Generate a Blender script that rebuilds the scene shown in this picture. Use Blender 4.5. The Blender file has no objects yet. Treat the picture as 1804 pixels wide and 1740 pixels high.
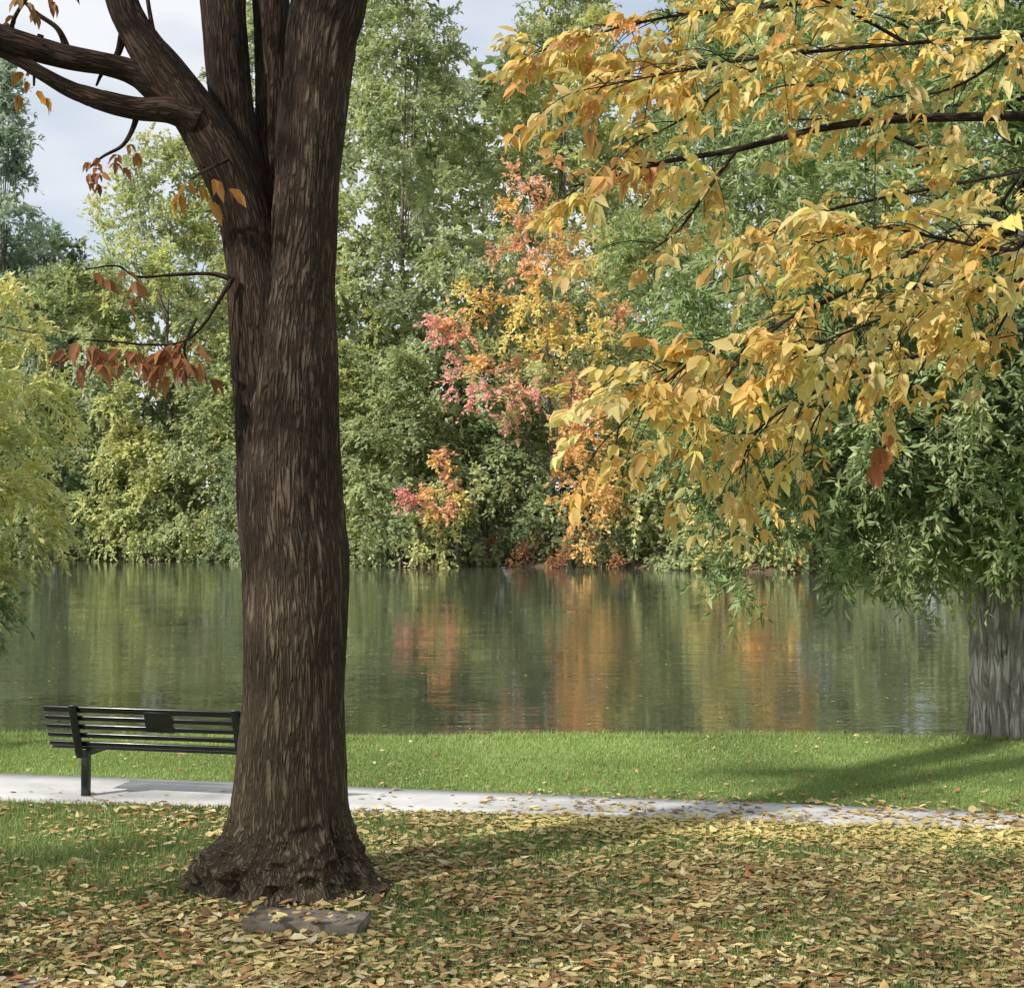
import bpy, math, numpy as np
rng = np.random.default_rng(11)
scene = bpy.context.scene
COL = scene.collection
F = 2600.0
CAMZ = 2.5

def S(px, py, d):
    """point surveyed at real distance d (metres)"""
    return np.array([(px-902)/F*d, d, CAMZ-(py-890)/F*d])

def unit(a):
    return a/np.maximum(np.linalg.norm(a, axis=-1, keepdims=True), 1e-9)

# ------------------------------------------------------------------ noise
def vnoise(x, y, z, seed=0):
    xi=np.floor(x).astype(np.int64); yi=np.floor(y).astype(np.int64); zi=np.floor(z).astype(np.int64)
    fx=x-xi; fy=y-yi; fz=z-zi
    fx=fx*fx*(3-2*fx); fy=fy*fy*(3-2*fy); fz=fz*fz*(3-2*fz)
    def h(a,b,c):
        n=(a*374761393+b*668265263+c*2147483647+seed*144665)&0xffffffff
        n=((n^(n>>13))*1274126177)&0xffffffff
        n=(n^(n>>16))&0xffff
        return n/65535.0
    r=0
    for dx in (0,1):
        for dy in (0,1):
            for dz in (0,1):
                w=(fx if dx else 1-fx)*(fy if dy else 1-fy)*(fz if dz else 1-fz)
                r=r+w*h(xi+dx,yi+dy,zi+dz)
    return r

# ------------------------------------------------------------------ mesh helpers
def make_mesh(name, V, Fc, mat, tint=None, bark=None, smooth=False, parent=None):
    V=np.asarray(V,dtype=np.float64)
    if parent is not None:
        V=V-np.array(parent.location)
    Fc=np.asarray(Fc,dtype=np.int32)
    me=bpy.data.meshes.new(name)
    me.vertices.add(len(V)); me.vertices.foreach_set('co', V.astype(np.float32).ravel())
    nf,k=Fc.shape
    me.loops.add(nf*k); me.loops.foreach_set('vertex_index', Fc.ravel())
    me.polygons.add(nf); me.polygons.foreach_set('loop_start', np.arange(0,nf*k,k,dtype=np.int32))
    if smooth: me.polygons.foreach_set('use_smooth', np.ones(nf,dtype=bool))
    me.update(calc_edges=True)
    if tint is not None:
        a=me.color_attributes.new('tint','FLOAT_COLOR','POINT')
        c=np.ones((len(V),4),dtype=np.float32); c[:,:3]=np.clip(tint,0,.85)
        a.data.foreach_set('color', c.ravel())
    if bark is not None:
        a=me.attributes.new('barkco','FLOAT_VECTOR','POINT')
        a.data.foreach_set('vector', np.asarray(bark,dtype=np.float32).ravel())
    me.materials.append(mat)
    ob=bpy.data.objects.new(name, me); COL.objects.link(ob)
    if parent is not None: ob.parent=parent
    return ob

def thing(name, loc, label, category, group=None):
    e=bpy.data.objects.new(name,None); e.location=loc; e.empty_display_size=0.3
    COL.objects.link(e); e["label"]=label; e["category"]=category
    if group: e["group"]=group
    return e

def catmull(P, n):
    P=np.asarray(P,float)
    Q=np.vstack([2*P[0]-P[1],P,2*P[-1]-P[-2]])
    m=len(P)-1
    t=np.linspace(0,m-1e-6,n); i=t.astype(int); f=(t-i)[:,None]
    p0,p1,p2,p3=Q[i],Q[i+1],Q[i+2],Q[i+3]
    return 0.5*((2*p1)+(-p0+p2)*f+(2*p0-5*p1+4*p2-p3)*f**2+(-p0+3*p1-3*p2+p3)*f**3)

def tube(pts, rad, segs=8, n=12, rough=None, flare=None, seed=0, even=False):
    """returns V, quads, barkco"""
    A=catmull(np.hstack([np.asarray(pts,float),np.asarray(rad,float)[:,None]]),n if not even else n*3)
    if even:
        l=np.concatenate([[0],np.cumsum(np.linalg.norm(np.diff(A[:,:3],axis=0),axis=1))])
        q=np.linspace(0,l[-1],n); A=np.stack([np.interp(q,l,A[:,c]) for c in range(4)],1)
    C=A[:,:3]; R=np.maximum(A[:,3],0.0015)
    T=unit(np.gradient(C,axis=0))
    ref=np.array([1.0,0,0]) if abs(T[0][0])<0.8 else np.array([0,1.0,0])
    X=[]; cur=ref
    for t in T:
        cur=cur-t*np.dot(cur,t); cur=cur/np.linalg.norm(cur); X.append(cur)
    X=np.array(X); Y=np.cross(T,X)
    L=np.concatenate([[0],np.cumsum(np.linalg.norm(np.diff(C,axis=0),axis=1))])
    th=np.linspace(0,2*np.pi,segs,endpoint=False)
    ct,st=np.cos(th),np.sin(th)
    Rr=np.repeat(R[:,None],segs,1)
    bx=R[:,None]*ct; by=R[:,None]*st; bz=np.repeat(L[:,None],segs,1)+seed*7.3
    if rough: Rr=Rr+rough(bx,by,bz,th[None,:],L[:,None])
    V=C[:,None]+X[:,None]*(Rr*ct)[...,None]+Y[:,None]*(Rr*st)[...,None]
    i=np.arange(n-1)[:,None]*segs; j=np.arange(segs)[None,:]; j2=(j+1)%segs
    Q=np.stack([i+j,i+j2,i+segs+j2,i+segs+j],-1).reshape(-1,4)
    return V.reshape(-1,3),Q,np.stack([bx,by,bz],-1).reshape(-1,3)

def join(parts):
    Vs,Qs,Bs=[],[],[]; o=0
    for V,Q,B in parts:
        Vs.append(V);Qs.append(Q+o);Bs.append(B);o+=len(V)
    return np.vstack(Vs),np.vstack(Qs),np.vstack(Bs)

T_SIMPLE=(np.array([[0,0,0],[.45,.5,.06],[1,0,-.04],[.45,-.5,.06]]),np.array([[0,1,2,3]]))
T_FULL=(np.array([[0,0,0],[.33,0,-.02],[.68,0,-.05],[1.05,0,-.16],
                  [.26,.42,.10],[.62,.38,.05],[.26,-.42,.10],[.62,-.38,.05]]),
        np.array([[0,1,4],[1,5,4],[1,2,5],[2,3,5],[0,6,1],[1,6,7],[1,7,2],[2,7,3]]))
def leaves(name,P,D,N,L,W,col,mat,templ=T_SIMPLE,parent=None,curl=None):
    n=len(P); t,f=templ; k=len(t)
    D=unit(D); Sd=unit(np.cross(N,D)); N2=np.cross(D,Sd)
    L=np.broadcast_to(L,(n,))[:,None,None]; W=np.broadcast_to(W,(n,))[:,None,None]
    c=np.ones((n,1,1)) if curl is None else curl[:,None,None]
    V=P[:,None]+D[:,None]*(t[None,:,0:1]*L)+Sd[:,None]*(t[None,:,1:2]*W)+N2[:,None]*(t[None,:,2:3]*L*c)
    Fc=(f[None]+(np.arange(n)*k)[:,None,None]).reshape(-1,f.shape[1])
    return make_mesh(name,V.reshape(-1,3),Fc,mat,tint=np.repeat(col,k,axis=0),parent=parent)

# ------------------------------------------------------------------ materials
def newmat(name):
    m=bpy.data.materials.new(name); m.use_nodes=True
    nt=m.node_tree; nt.nodes.clear()
    return m,nt,nt.nodes,nt.links
def leafmat(name,trans=.35,gloss=0.0,tmul=(1.1,1.1,.8)):
    m,nt,N,L=newmat(name)
    out=N.new('ShaderNodeOutputMaterial'); mix=N.new('ShaderNodeMixShader'); mix.inputs[0].default_value=trans
    p=N.new('ShaderNodeBsdfDiffuse')
    t=N.new('ShaderNodeBsdfTranslucent'); a=N.new('ShaderNodeAttribute'); a.attribute_name='tint'
    v2=N.new('ShaderNodeVectorMath'); v2.operation='MULTIPLY'; v2.inputs[1].default_value=tmul; L.new(a.outputs['Color'],v2.inputs[0])
    L.new(a.outputs['Color'],p.inputs['Color']); L.new(v2.outputs[0],t.inputs['Color'])
    L.new(p.outputs[0],mix.inputs[1]); L.new(t.outputs[0],mix.inputs[2])
    s=mix.outputs[0]
    if gloss:
        g=N.new('ShaderNodeBsdfGlossy'); g.inputs['Roughness'].default_value=.45; m2=N.new('ShaderNodeMixShader'); m2.inputs[0].default_value=gloss
        L.new(s,m2.inputs[1]); L.new(g.outputs[0],m2.inputs[2]); s=m2.outputs[0]
    L.new(s,out.inputs[0])
    return m
def ramp(N,stops):
    r=N.new('ShaderNodeValToRGB'); e=r.color_ramp.elements
    e[0].position=stops[0][0]; e[0].color=(*stops[0][1],1); e[1].position=stops[-1][0]; e[1].color=(*stops[-1][1],1)
    for p,c in stops[1:-1]:
        x=e.new(p); x.color=(*c,1)
    return r
def barkmat(name,dark,mid,light,scale=17,stretch=.2,bump=.035,moss=0,crack=.09):
    """interlacing vertical ridges: narrow furrows follow level lines of stretched noise"""
    m,nt,N,L=newmat(name)
    out=N.new('ShaderNodeOutputMaterial'); p=N.new('ShaderNodeBsdfPrincipled'); p.inputs['Roughness'].default_value=.9; p.inputs['Specular IOR Level'].default_value=.15
    a=N.new('ShaderNodeAttribute'); a.attribute_name='barkco'
    mp=N.new('ShaderNodeMapping'); mp.inputs['Scale'].default_value=(1,1,stretch); L.new(a.outputs['Vector'],mp.inputs[0])
    def furrow(sc,w,off):
        mo=N.new('ShaderNodeVectorMath'); mo.inputs[1].default_value=(off,off*.7,off*1.3); L.new(mp.outputs[0],mo.inputs[0])
        nz=N.new('ShaderNodeTexNoise'); nz.inputs['Scale'].default_value=sc; nz.inputs['Detail'].default_value=1.5; nz.inputs['Distortion'].default_value=.35; L.new(mo.outputs[0],nz.inputs['Vector'])
        s=N.new('ShaderNodeMath'); s.operation='SUBTRACT'; s.inputs[1].default_value=.5; L.new(nz.outputs['Fac'],s.inputs[0])
        ab=N.new('ShaderNodeMath'); ab.operation='ABSOLUTE'; L.new(s.outputs[0],ab.inputs[0])
        mr=N.new('ShaderNodeMapRange'); mr.interpolation_type='SMOOTHSTEP'; mr.inputs[1].default_value=0; mr.inputs[2].default_value=w; L.new(ab.outputs[0],mr.inputs[0])
        return mr.outputs[0]
    f1=furrow(scale,crack,0); f2=furrow(scale*1.35,crack*.9,3.3)
    mn=N.new('ShaderNodeMath'); mn.operation='MULTIPLY'; L.new(f1,mn.inputs[0]); L.new(f2,mn.inputs[1])
    n2=N.new('ShaderNodeTexNoise'); n2.inputs['Scale'].default_value=80; n2.inputs['Detail'].default_value=5; n2.inputs['Roughness'].default_value=.65
    mp2=N.new('ShaderNodeMapping'); mp2.inputs['Scale'].default_value=(1,1,.4); L.new(a.outputs['Vector'],mp2.inputs[0]); L.new(mp2.outputs[0],n2.inputs['Vector'])
    h=N.new('ShaderNodeMath'); h.operation='MULTIPLY_ADD'; h.inputs[1].default_value=.7; L.new(n2.outputs['Fac'],h.inputs[0]); L.new(mn.outputs[0],h.inputs[2])
    b=N.new('ShaderNodeBump'); b.inputs['Strength'].default_value=1; b.inputs['Distance'].default_value=bump; L.new(h.outputs[0],b.inputs['Height'])
    r=ramp(N,[(.12,dark),(.6,mid),(1.0,light)])
    hm=N.new('ShaderNodeMath'); hm.operation='MULTIPLY'; hm.inputs[1].default_value=.66; L.new(h.outputs[0],hm.inputs[0]); L.new(hm.outputs[0],r.inputs[0])
    n3=N.new('ShaderNodeTexNoise'); n3.inputs['Scale'].default_value=2.2; n3.inputs['Detail'].default_value=6; L.new(a.outputs['Vector'],n3.inputs['Vector'])
    m3=N.new('ShaderNodeMapRange'); m3.inputs[1].default_value=.3; m3.inputs[2].default_value=.7; m3.inputs[3].default_value=.65; m3.inputs[4].default_value=1.35; L.new(n3.outputs['Fac'],m3.inputs[0])
    vs=N.new('ShaderNodeVectorMath'); vs.operation='SCALE'; L.new(r.outputs[0],vs.inputs[0]); L.new(m3.outputs[0],vs.inputs['Scale'])
    col=vs.outputs[0]
    if moss:
        geo=N.new('ShaderNodeSeparateXYZ'); L.new(a.outputs['Vector'],geo.inputs[0])
        mz=N.new('ShaderNodeMapRange'); mz.inputs[1].default_value=0; mz.inputs[2].default_value=2.9; mz.inputs[3].default_value=moss; mz.inputs[4].default_value=.1; L.new(geo.outputs['Z'],mz.inputs[0])
        mm=N.new('ShaderNodeMath'); mm.operation='MULTIPLY'; L.new(mz.outputs[0],mm.inputs[0]); L.new(n3.outputs['Fac'],mm.inputs[1])
        m4=N.new('ShaderNodeMath'); m4.operation='MULTIPLY'; L.new(mm.outputs[0],m4.inputs[0]); L.new(hm.outputs[0],m4.inputs[1])
        mx=N.new('ShaderNodeMixRGB'); mx.inputs[2].default_value=(.24,.215,.12,1); L.new(m4.outputs[0],mx.inputs[0]); L.new(col,mx.inputs[1]); col=mx.outputs[0]
    L.new(col,p.inputs['Base Color']); L.new(b.outputs[0],p.inputs['Normal']); L.new(p.outputs[0],out.inputs[0])
    return m
M_leaf=leafmat('foliage',.4,.03)
M_far=leafmat('distant_foliage',.45)
M_yel=leafmat('yellow_leaf',.45,.015,tmul=(1.0,1.0,.85))
M_lit=leafmat('fallen_leaf',.1,.02,tmul=(1,1,1))
M_grass=leafmat('grass_blade',.4,.03)
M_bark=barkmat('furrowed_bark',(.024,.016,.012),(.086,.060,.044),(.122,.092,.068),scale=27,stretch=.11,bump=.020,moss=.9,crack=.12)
M_bark3=barkmat('shaded_dark_bark',(.012,.008,.006),(.040,.026,.018),(.062,.042,.030),scale=30,stretch=.11,bump=.009)  # black-brown limb bark; also puts the trunk's left-side shade into the colour
M_bark2=barkmat('grey_bark',(.28,.25,.23),(.72,.67,.61),(.82,.78,.72),scale=11,stretch=.14,bump=.06,crack=.12)
M_twig=barkmat('twig_bark',(.015,.012,.010),(.04,.03,.024),(.07,.055,.045),bump=.005)
M_fartwig=barkmat('distant_bark',(.09,.08,.06),(.17,.15,.12),(.25,.22,.18),bump=.005)

def tintmat(name,rough=.95,noise=9.,lo=.65,hi=1.35,bumpd=.02,bscale=25.):
    m,nt,N,L=newmat(name)
    out=N.new('ShaderNodeOutputMaterial'); p=N.new('ShaderNodeBsdfPrincipled'); p.inputs['Roughness'].default_value=rough; p.inputs['Specular IOR Level'].default_value=.15
    a=N.new('ShaderNodeAttribute'); a.attribute_name='tint'; geo=N.new('ShaderNodeNewGeometry')
    nz=N.new('ShaderNodeTexNoise'); nz.inputs['Scale'].default_value=noise; nz.inputs['Detail'].default_value=4; L.new(geo.outputs['Position'],nz.inputs['Vector'])
    mr=N.new('ShaderNodeMapRange'); mr.inputs[1].default_value=.3; mr.inputs[2].default_value=.7; mr.inputs[3].default_value=lo; mr.inputs[4].default_value=hi; L.new(nz.outputs['Fac'],mr.inputs[0])
    vm=N.new('ShaderNodeVectorMath'); vm.operation='SCALE'; L.new(a.outputs['Color'],vm.inputs[0]); L.new(mr.outputs[0],vm.inputs['Scale'])
    n2=N.new('ShaderNodeTexNoise'); n2.inputs['Scale'].default_value=bscale; n2.inputs['Detail'].default_value=3; L.new(geo.outputs['Position'],n2.inputs['Vector'])
    b=N.new('ShaderNodeBump'); b.inputs['Distance'].default_value=bumpd; b.inputs['Strength'].default_value=.8; L.new(n2.outputs['Fac'],b.inputs['Height'])
    L.new(vm.outputs[0],p.inputs['Base Color']); L.new(b.outputs[0],p.inputs['Normal']); L.new(p.outputs[0],out.inputs[0])
    return m
M_ground=tintmat('ground_turf'); M_conc=tintmat('concrete',.85,3.,.85,1.12,.003,60.); M_stone=tintmat('stone',.9,8.,.6,1.3,.01,30.)

# ------------------------------------------------------------------ ground
TX,TY=-1.47,9.6
def shore(x): return 15.95+.08*np.sin(.9*x)+.05*np.sin(2.3*x+1)
def fshore(x): return 66.3-.40*np.clip(x,-60,45)+1.3*np.sin(.3*x+.5)+.6*np.sin(.9*x+2)
def sstep(a,b,x):
    t=np.clip((x-a)/(b-a),0,1); return t*t*(3-2*t)
def gz(x,y):
    r=np.hypot(x-TX,y-TY)
    z=.03*np.exp(-(r/.9)**2)+.02*(vnoise(x*.8,y*.8,0*x,3)-.5)*np.where(y<12,1,0)*sstep(0,.8,r)
    z=z-1.1*sstep(0,1.3,y-shore(x))
    fs=fshore(x)
    z=z+(.95+.25*np.sin(1.3*x))*sstep(-1.5,1.5,y-fs)+1.2*sstep(2,25,y-fs)
    return z
def pathfar(x): return 12.75-.2*x
def pathnear(x): return 11.70-.2*x+.055*(x+3)
xs=np.unique(np.concatenate([np.linspace(-500,-60,14),np.linspace(-60,-12,60),np.linspace(-12,12,180),np.linspace(12,60,50),np.linspace(60,500,14)]))
ys=np.unique(np.concatenate([np.linspace(-80,4,16),np.linspace(4,18,190),np.linspace(18,50,24),np.linspace(50,95,120),np.linspace(95,900,24)]))
X,Y=np.meshgrid(xs,ys); x=X.ravel(); y=Y.ravel(); V=np.stack([x,y,gz(x,y)],1)
nx=len(xs); i=(np.arange(len(ys)-1)[:,None]*nx+np.arange(nx-1)[None]).ravel()
Q=np.stack([i,i+1,i+nx+1,i+nx],1)
tn=np.zeros((len(x),3)); g1=np.array([.17,.26,.07]); soil=np.array([.10,.085,.045]); farc=np.array([.12,.09,.06])
n1=vnoise(x*1.3,y*1.3,x*0,5)
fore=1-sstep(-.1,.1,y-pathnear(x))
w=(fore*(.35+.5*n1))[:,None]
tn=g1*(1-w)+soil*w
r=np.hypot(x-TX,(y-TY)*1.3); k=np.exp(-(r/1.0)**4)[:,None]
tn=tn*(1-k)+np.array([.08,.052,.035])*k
k=sstep(17,20,y)[:,None]; tn=tn*(1-k)+farc*k
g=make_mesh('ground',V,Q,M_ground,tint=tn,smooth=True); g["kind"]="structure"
px_=np.linspace(-14,14,161)
Vn=[];
for xx in px_:
    for t in np.linspace(0,1,5):
        yy=pathnear(xx)*(1-t)+pathfar(xx)*t
        Vn.append((xx,yy,.022+0*t))
Vn=np.array(Vn); i=(np.arange(160)[:,None]*5+np.arange(4)[None]).ravel()
Q=np.stack([i,i+5,i+6,i+1],1)
p=make_mesh('path',Vn,Q,M_conc,tint=np.full((len(Vn),3),.56)*np.array([1,.995,.99]),smooth=True); p["kind"]="structure"
sm=p.modifiers.new('thick','SOLIDIFY'); sm.thickness=.06; sm.offset=-1
V=np.array([(-9,9.75,.03),(-9,3,.03),(-.6,3,.03),(-.6,7.17,.03),(-9,9.75,-.05),(-9,3,-.05),(-.6,3,-.05),(-.6,7.17,-.05)])
Q=np.array([[0,1,2,3],[4,5,1,0],[5,6,2,1],[6,7,3,2],[7,4,0,3]])
p=make_mesh('pavement',V,Q,M_conc,tint=np.full((8,3),.42)); p["kind"]="structure"
# water
m,nt,N,L=newmat('lake_water')
out=N.new('ShaderNodeOutputMaterial'); pb=N.new('ShaderNodeBsdfPrincipled'); pb.inputs['Base Color'].default_value=(.06,.07,.045,1); pb.inputs['Roughness'].default_value=.01; pb.inputs['IOR'].default_value=2.3
geo=N.new('ShaderNodeNewGeometry')
mp=N.new('ShaderNodeMapping'); mp.inputs['Scale'].default_value=(.6,2.0,1); L.new(geo.outputs['Position'],mp.inputs[0])
nz=N.new('ShaderNodeTexNoise'); nz.inputs['Scale'].default_value=2.2; nz.inputs['Detail'].default_value=3; L.new(mp.outputs[0],nz.inputs['Vector'])
n2=N.new('ShaderNodeTexNoise'); n2.inputs['Scale'].default_value=.3; n2.inputs['Detail'].default_value=2; L.new(mp.outputs[0],n2.inputs['Vector'])
m2=N.new('ShaderNodeMapRange'); m2.inputs[1].default_value=.35; m2.inputs[2].default_value=.65; m2.inputs[3].default_value=.3; m2.inputs[4].default_value=1.; L.new(n2.outputs['Fac'],m2.inputs[0])
mu=N.new('ShaderNodeMath'); mu.operation='MULTIPLY'; L.new(nz.outputs['Fac'],mu.inputs[0]); L.new(m2.outputs[0],mu.inputs[1])
b=N.new('ShaderNodeBump'); b.inputs['Distance'].default_value=.009; b.inputs['Strength'].default_value=1; L.new(mu.outputs[0],b.inputs['Height'])
L.new(b.outputs[0],pb.inputs['Normal']); L.new(pb.outputs[0],out.inputs[0])
wv=np.array([(-300,15,-.3),(300,15,-.3),(300,100,-.3),(-300,100,-.3)])
w=make_mesh('water',wv,np.array([[0,1,2,3]]),m); w["kind"]="structure"

# ------------------------------------------------------------------ grass blades
y1=rng.uniform(6.3,16.4,440000); x1=rng.uniform(-1,1,440000)*(y1*.37+.5)
onpath=(y1>pathnear(x1)-.02)&(y1<pathfar(x1)+.02)
pv=(y1<7.0-.307*(x1+.05))&(x1<-.6)
lawn=y1>=pathfar(x1)
keep=(~onpath)&(~pv)&(y1<shore(x1)+.25)&(np.hypot(x1-TX,y1-TY)>.5)
keep&=(lawn|(rng.random(len(x1))<.35+.65*vnoise(x1*1.3,y1*1.3,x1*0,5)))
x1=x1[keep];y1=y1[keep];lawn=lawn[keep]
h=np.where(lawn,rng.uniform(.02,.045,len(x1)),rng.uniform(.03,.065,len(x1)))
h=np.where((y1>shore(x1)-.25),h*rng.uniform(.8,2.2,len(x1)),h)
mixn=rng.random((len(x1),1)); big=vnoise(x1*.9,y1*.9,x1*0,9)[:,None]
c=np.array([.23,.35,.10])*(1-mixn)+np.array([.39,.48,.19])*mixn
c=c*(.75+.5*big)
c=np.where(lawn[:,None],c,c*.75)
c=np.where((rng.random((len(x1),1))<.07),np.array([.44,.40,.18]),c)
n=len(x1); z=gz(x1,y1)
a=rng.uniform(0,2*np.pi,n); w=.0045+.0035*rng.random(n)
lean=rng.normal(0,.35,(n,2))*h[:,None]
P=np.stack([x1,y1,z-.004],1); s=np.stack([np.cos(a)*w,np.sin(a)*w,0*a],1)
V=np.stack([P-s,P+s,P+np.stack([lean[:,0],lean[:,1],h],1)],1).reshape(-1,3)
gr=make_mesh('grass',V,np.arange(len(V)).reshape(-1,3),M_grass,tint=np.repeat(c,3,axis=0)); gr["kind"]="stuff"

# ------------------------------------------------------------------ leaf litter
def litter(name,x,y,zoff,L0,L1,tilt):
    n=len(x); z=gz(x,y)+zoff
    a=rng.uniform(0,2*np.pi,n)
    N_=unit(np.stack([rng.normal(0,tilt,n),rng.normal(0,tilt,n),np.ones(n)],1))
    D=np.stack([np.cos(a),np.sin(a),0*a],1); D=D-N_*(D*N_).sum(1,keepdims=True)
    pal=np.array([(.72,.60,.28),(.62,.49,.23),(.54,.38,.17),(.38,.23,.11),(.24,.14,.08),(.76,.67,.40),(.48,.23,.10),(.60,.52,.36)])
    pr=np.array([.20,.21,.17,.14,.13,.06,.05,.04])
    zone=vnoise(x*.7,y*.7,x*0,77)
    ci=rng.choice(len(pal),n,p=pr/pr.sum()); c=pal[ci]*rng.uniform(.65,1.1,(n,1))*(.75+.4*zone[:,None])
    sunny_ylw=np.exp(-((y-(pathnear(x)-.35))/.5)**2)*sstep(-1,.5,x)  # sunny band painted into the leaf colour near the path
    c=c*(1-.7*sunny_ylw[:,None])+np.array([.82,.69,.27])*rng.uniform(.75,1.1,(n,1))*.7*sunny_ylw[:,None]
    flip=np.where(rng.random(n)<.4,-1,1)[:,None]
    Ls=L0+(L1-L0)*rng.random(n)**1.7
    return leaves(name,np.stack([x,y,z],1),D,N_*flip,Ls,Ls*rng.uniform(.45,.75,n),c,M_lit,T_FULL,curl=rng.uniform(.1,1.1,n))
yy=rng.uniform(6.3,12.9,150000); xx=rng.uniform(-1,1,150000)*(yy*.37+.4)
dens=.06+.76*vnoise(xx*1.5,yy*1.5,xx*0,21)*(.25+1.35*vnoise(xx*4,yy*4,xx*0,22))
leftg=(1-sstep(-2.4,.4,xx))*sstep(8.3,9.8,yy)
dens=dens*(1-.75*leftg)
onp=yy>pathnear(xx)
edge=sstep(-.6,2.8,xx)
dens=np.where(onp,(.025+.55*edge)*(.1+1.2*vnoise(xx*3,yy*3,xx*0,30))*np.where(yy>pathfar(xx)-.3,.4,1),dens)
dens=np.where((~onp)&(yy>pathnear(xx)-.6)&(xx>-.8),.7,dens)
dens=np.where(yy>pathfar(xx),.02+.08*edge*(yy<pathfar(xx)+.25),dens)
k=(rng.random(len(xx))<dens*.9)&(np.hypot(xx-TX,yy-TY)>.5)
xx=xx[k];yy=yy[k]
zo=rng.uniform(.010,.042,len(xx)); onst=(abs(xx+1.20)<.36)&(abs(yy-8.66)<.18); zo=np.where(onst,.118,zo)
kk=~(onst&(rng.random(len(xx))<.85)); xx,yy,zo=xx[kk],yy[kk],zo[kk]
l=litter('leaf_litter',xx,yy,zo,.035,.108,.15); l["kind"]="stuff"
yy=rng.uniform(11.5,15.9,620); xx=rng.uniform(-1,1,620)*(yy*.37)
k=yy>pathfar(xx)
l=litter('scattered_leaves',xx[k],yy[k],rng.uniform(.02,.04,k.sum()),.035,.065,.3); l["kind"]="stuff"
n=420; yy=17+52*rng.random(n); xx=rng.uniform(-1,1,n)*yy*.36; k=yy<fshore(xx)-2; xx=xx[k];yy=yy[k]; n=len(xx)
a=rng.uniform(0,6.28,n)
fl=leaves('floating_leaves',np.stack([xx,yy,np.full(n,-.292)],1),np.stack([np.cos(a),np.sin(a),0*a],1),np.tile([0,0,1.],(n,1)),rng.uniform(.05,.10,n),.05,np.tile([.42,.38,.2],(n,1)),M_lit); fl["kind"]="stuff"

# ------------------------------------------------------------------ main tree
def barkrough(bx,by,bz,th,L):
    wx=vnoise(bx*9,by*9,bz*3,1)-.5; wy=vnoise(bx*9+5,by*9,bz*3,2)-.5
    a=vnoise(bx*38+wx*3,by*38+wy*3,bz*4,3); b=vnoise(bx*20+wx*2,by*20+wy*2,bz*2.2,4)
    rdg=np.minimum(1,np.abs(a-.5)*6)*.6+np.minimum(1,np.abs(b-.5)*6)*.4
    lump=(vnoise(bx*2.2,by*2.2,bz*1.4,6)-.5)*.05+(vnoise(bx*5,by*5,bz*3,16)-.5)*.022
    return (rdg-.6)*.011+lump
def baseflare(bx,by,bz,th,L):
    fk=np.exp(-(L/.70)**4)
    kn=((vnoise(bx*4.2,by*4.2,bz*5,8)-.5)*.28+(np.abs(vnoise(bx*9,by*9,bz*10,9)-.5)-.2)*-.30+(np.abs(vnoise(bx*20,by*20,bz*20,10)-.5)-.2)*-.12+(vnoise(bx*45,by*45,bz*42,11)-.5)*.025)*fk
    d1=(th+np.pi)%(2*np.pi)-np.pi
    toe=.13*np.exp(-((d1+.12)/.28)**2)*np.exp(-(L/.50)**2)+.10*np.exp(-((np.abs(d1)-2.85)/.35)**2)*np.exp(-(L/.48)**2)+.08*np.exp(-((d1+1.45)/.5)**2)*np.exp(-(L/.34)**2)
    cleft=-.14*np.exp(-((d1+.58-.10*np.sin(L*4))/.10)**2)*np.exp(-(L/.8)**4)
    cl2=-.05*np.exp(-((d1+2.1+.10*np.sin(L*5))/.12)**2)*np.exp(-(L/.6)**4)
    return barkrough(bx,by,bz,th,L)*(1-.3*fk)+kn+cleft+cl2+toe
D0=9.6
def stem(lst,dd=D0,**k):
    pts=[];rad=[]
    for q in lst:
        d=dd+(q[3] if len(q)>3 else 0)
        pts.append(S(q[0],q[1],d)); rad.append(q[2]/F*d)
    return pts,rad
tree=thing('ash_tree',(TX,TY,0),'large dark furrowed-bark ash tree with forking trunk on leaf-strewn lawn','tree')
parts=[];limbs=[]
p_,r_=stem([(500,1660,164),(500,1620,163),(503,1578,160),(506,1535,150),(511,1490,124),(513,1440,104),(515,1360,98),(517,1280,92),(520,1200,88),(520,1000,91),(511,900,89),(508,780,84),(513,680,78),(518,600,73),(525,520,64),(534,440,57),(541,340,55),(548,240,57),(556,150,58),(567,60,61),(580,0,65),(600,-120,60),(630,-300,50),(680,-520,36),(740,-800,15)])
parts.append(tube(p_,r_,280,800,baseflare,even=True))
p_,r_=stem([(497,1010,62,-.0),(485,900,66,-.0),(474,760,60,-.02),(464,640,59,-.03),(455,540,57,-.03),(446,470,52,-.02),(433,400,48),(412,330,45),(378,260,43),(340,195,40),(292,130,37),(248,70,33),(215,5,29),(195,-100,27),(165,-300,22),(120,-600,10)])
limbs.append(tube(p_,r_,150,480,lambda *a:barkrough(*a)*.8,seed=2,even=True))
p_,r_=stem([(470,460,45,.12),(440,350,40,.15),(418,250,40,.2),(403,150,40,.25),(394,50,41,.3),(388,-50,41,.4),(370,-250,34,.6),(340,-550,14,.9)])
limbs.append(tube(p_,r_,100,260,lambda *a:barkrough(*a)*.6,seed=3))
p_,r_=stem([(490,430,40,.2),(484,300,34,.3),(480,180,31,.4),(478,60,31,.45),(476,-80,30,.6),(480,-300,26,1.2),(490,-600,10,2)])
limbs.append(tube(p_,r_,90,240,lambda *a:barkrough(*a)*.7,seed=4))
p_,r_=stem([(330,200,28,0),(285,165,27,0),(240,130,22,0),(190,113,19,-.05),(110,98,20,-.1),(40,78,22,-.2),(-60,40,21,-.3),(-250,-60,17,-.5),(-500,-200,8,-.8)])
limbs.append(tube(p_,r_,64,200,lambda *a:barkrough(*a)*.5,seed=5))
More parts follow.
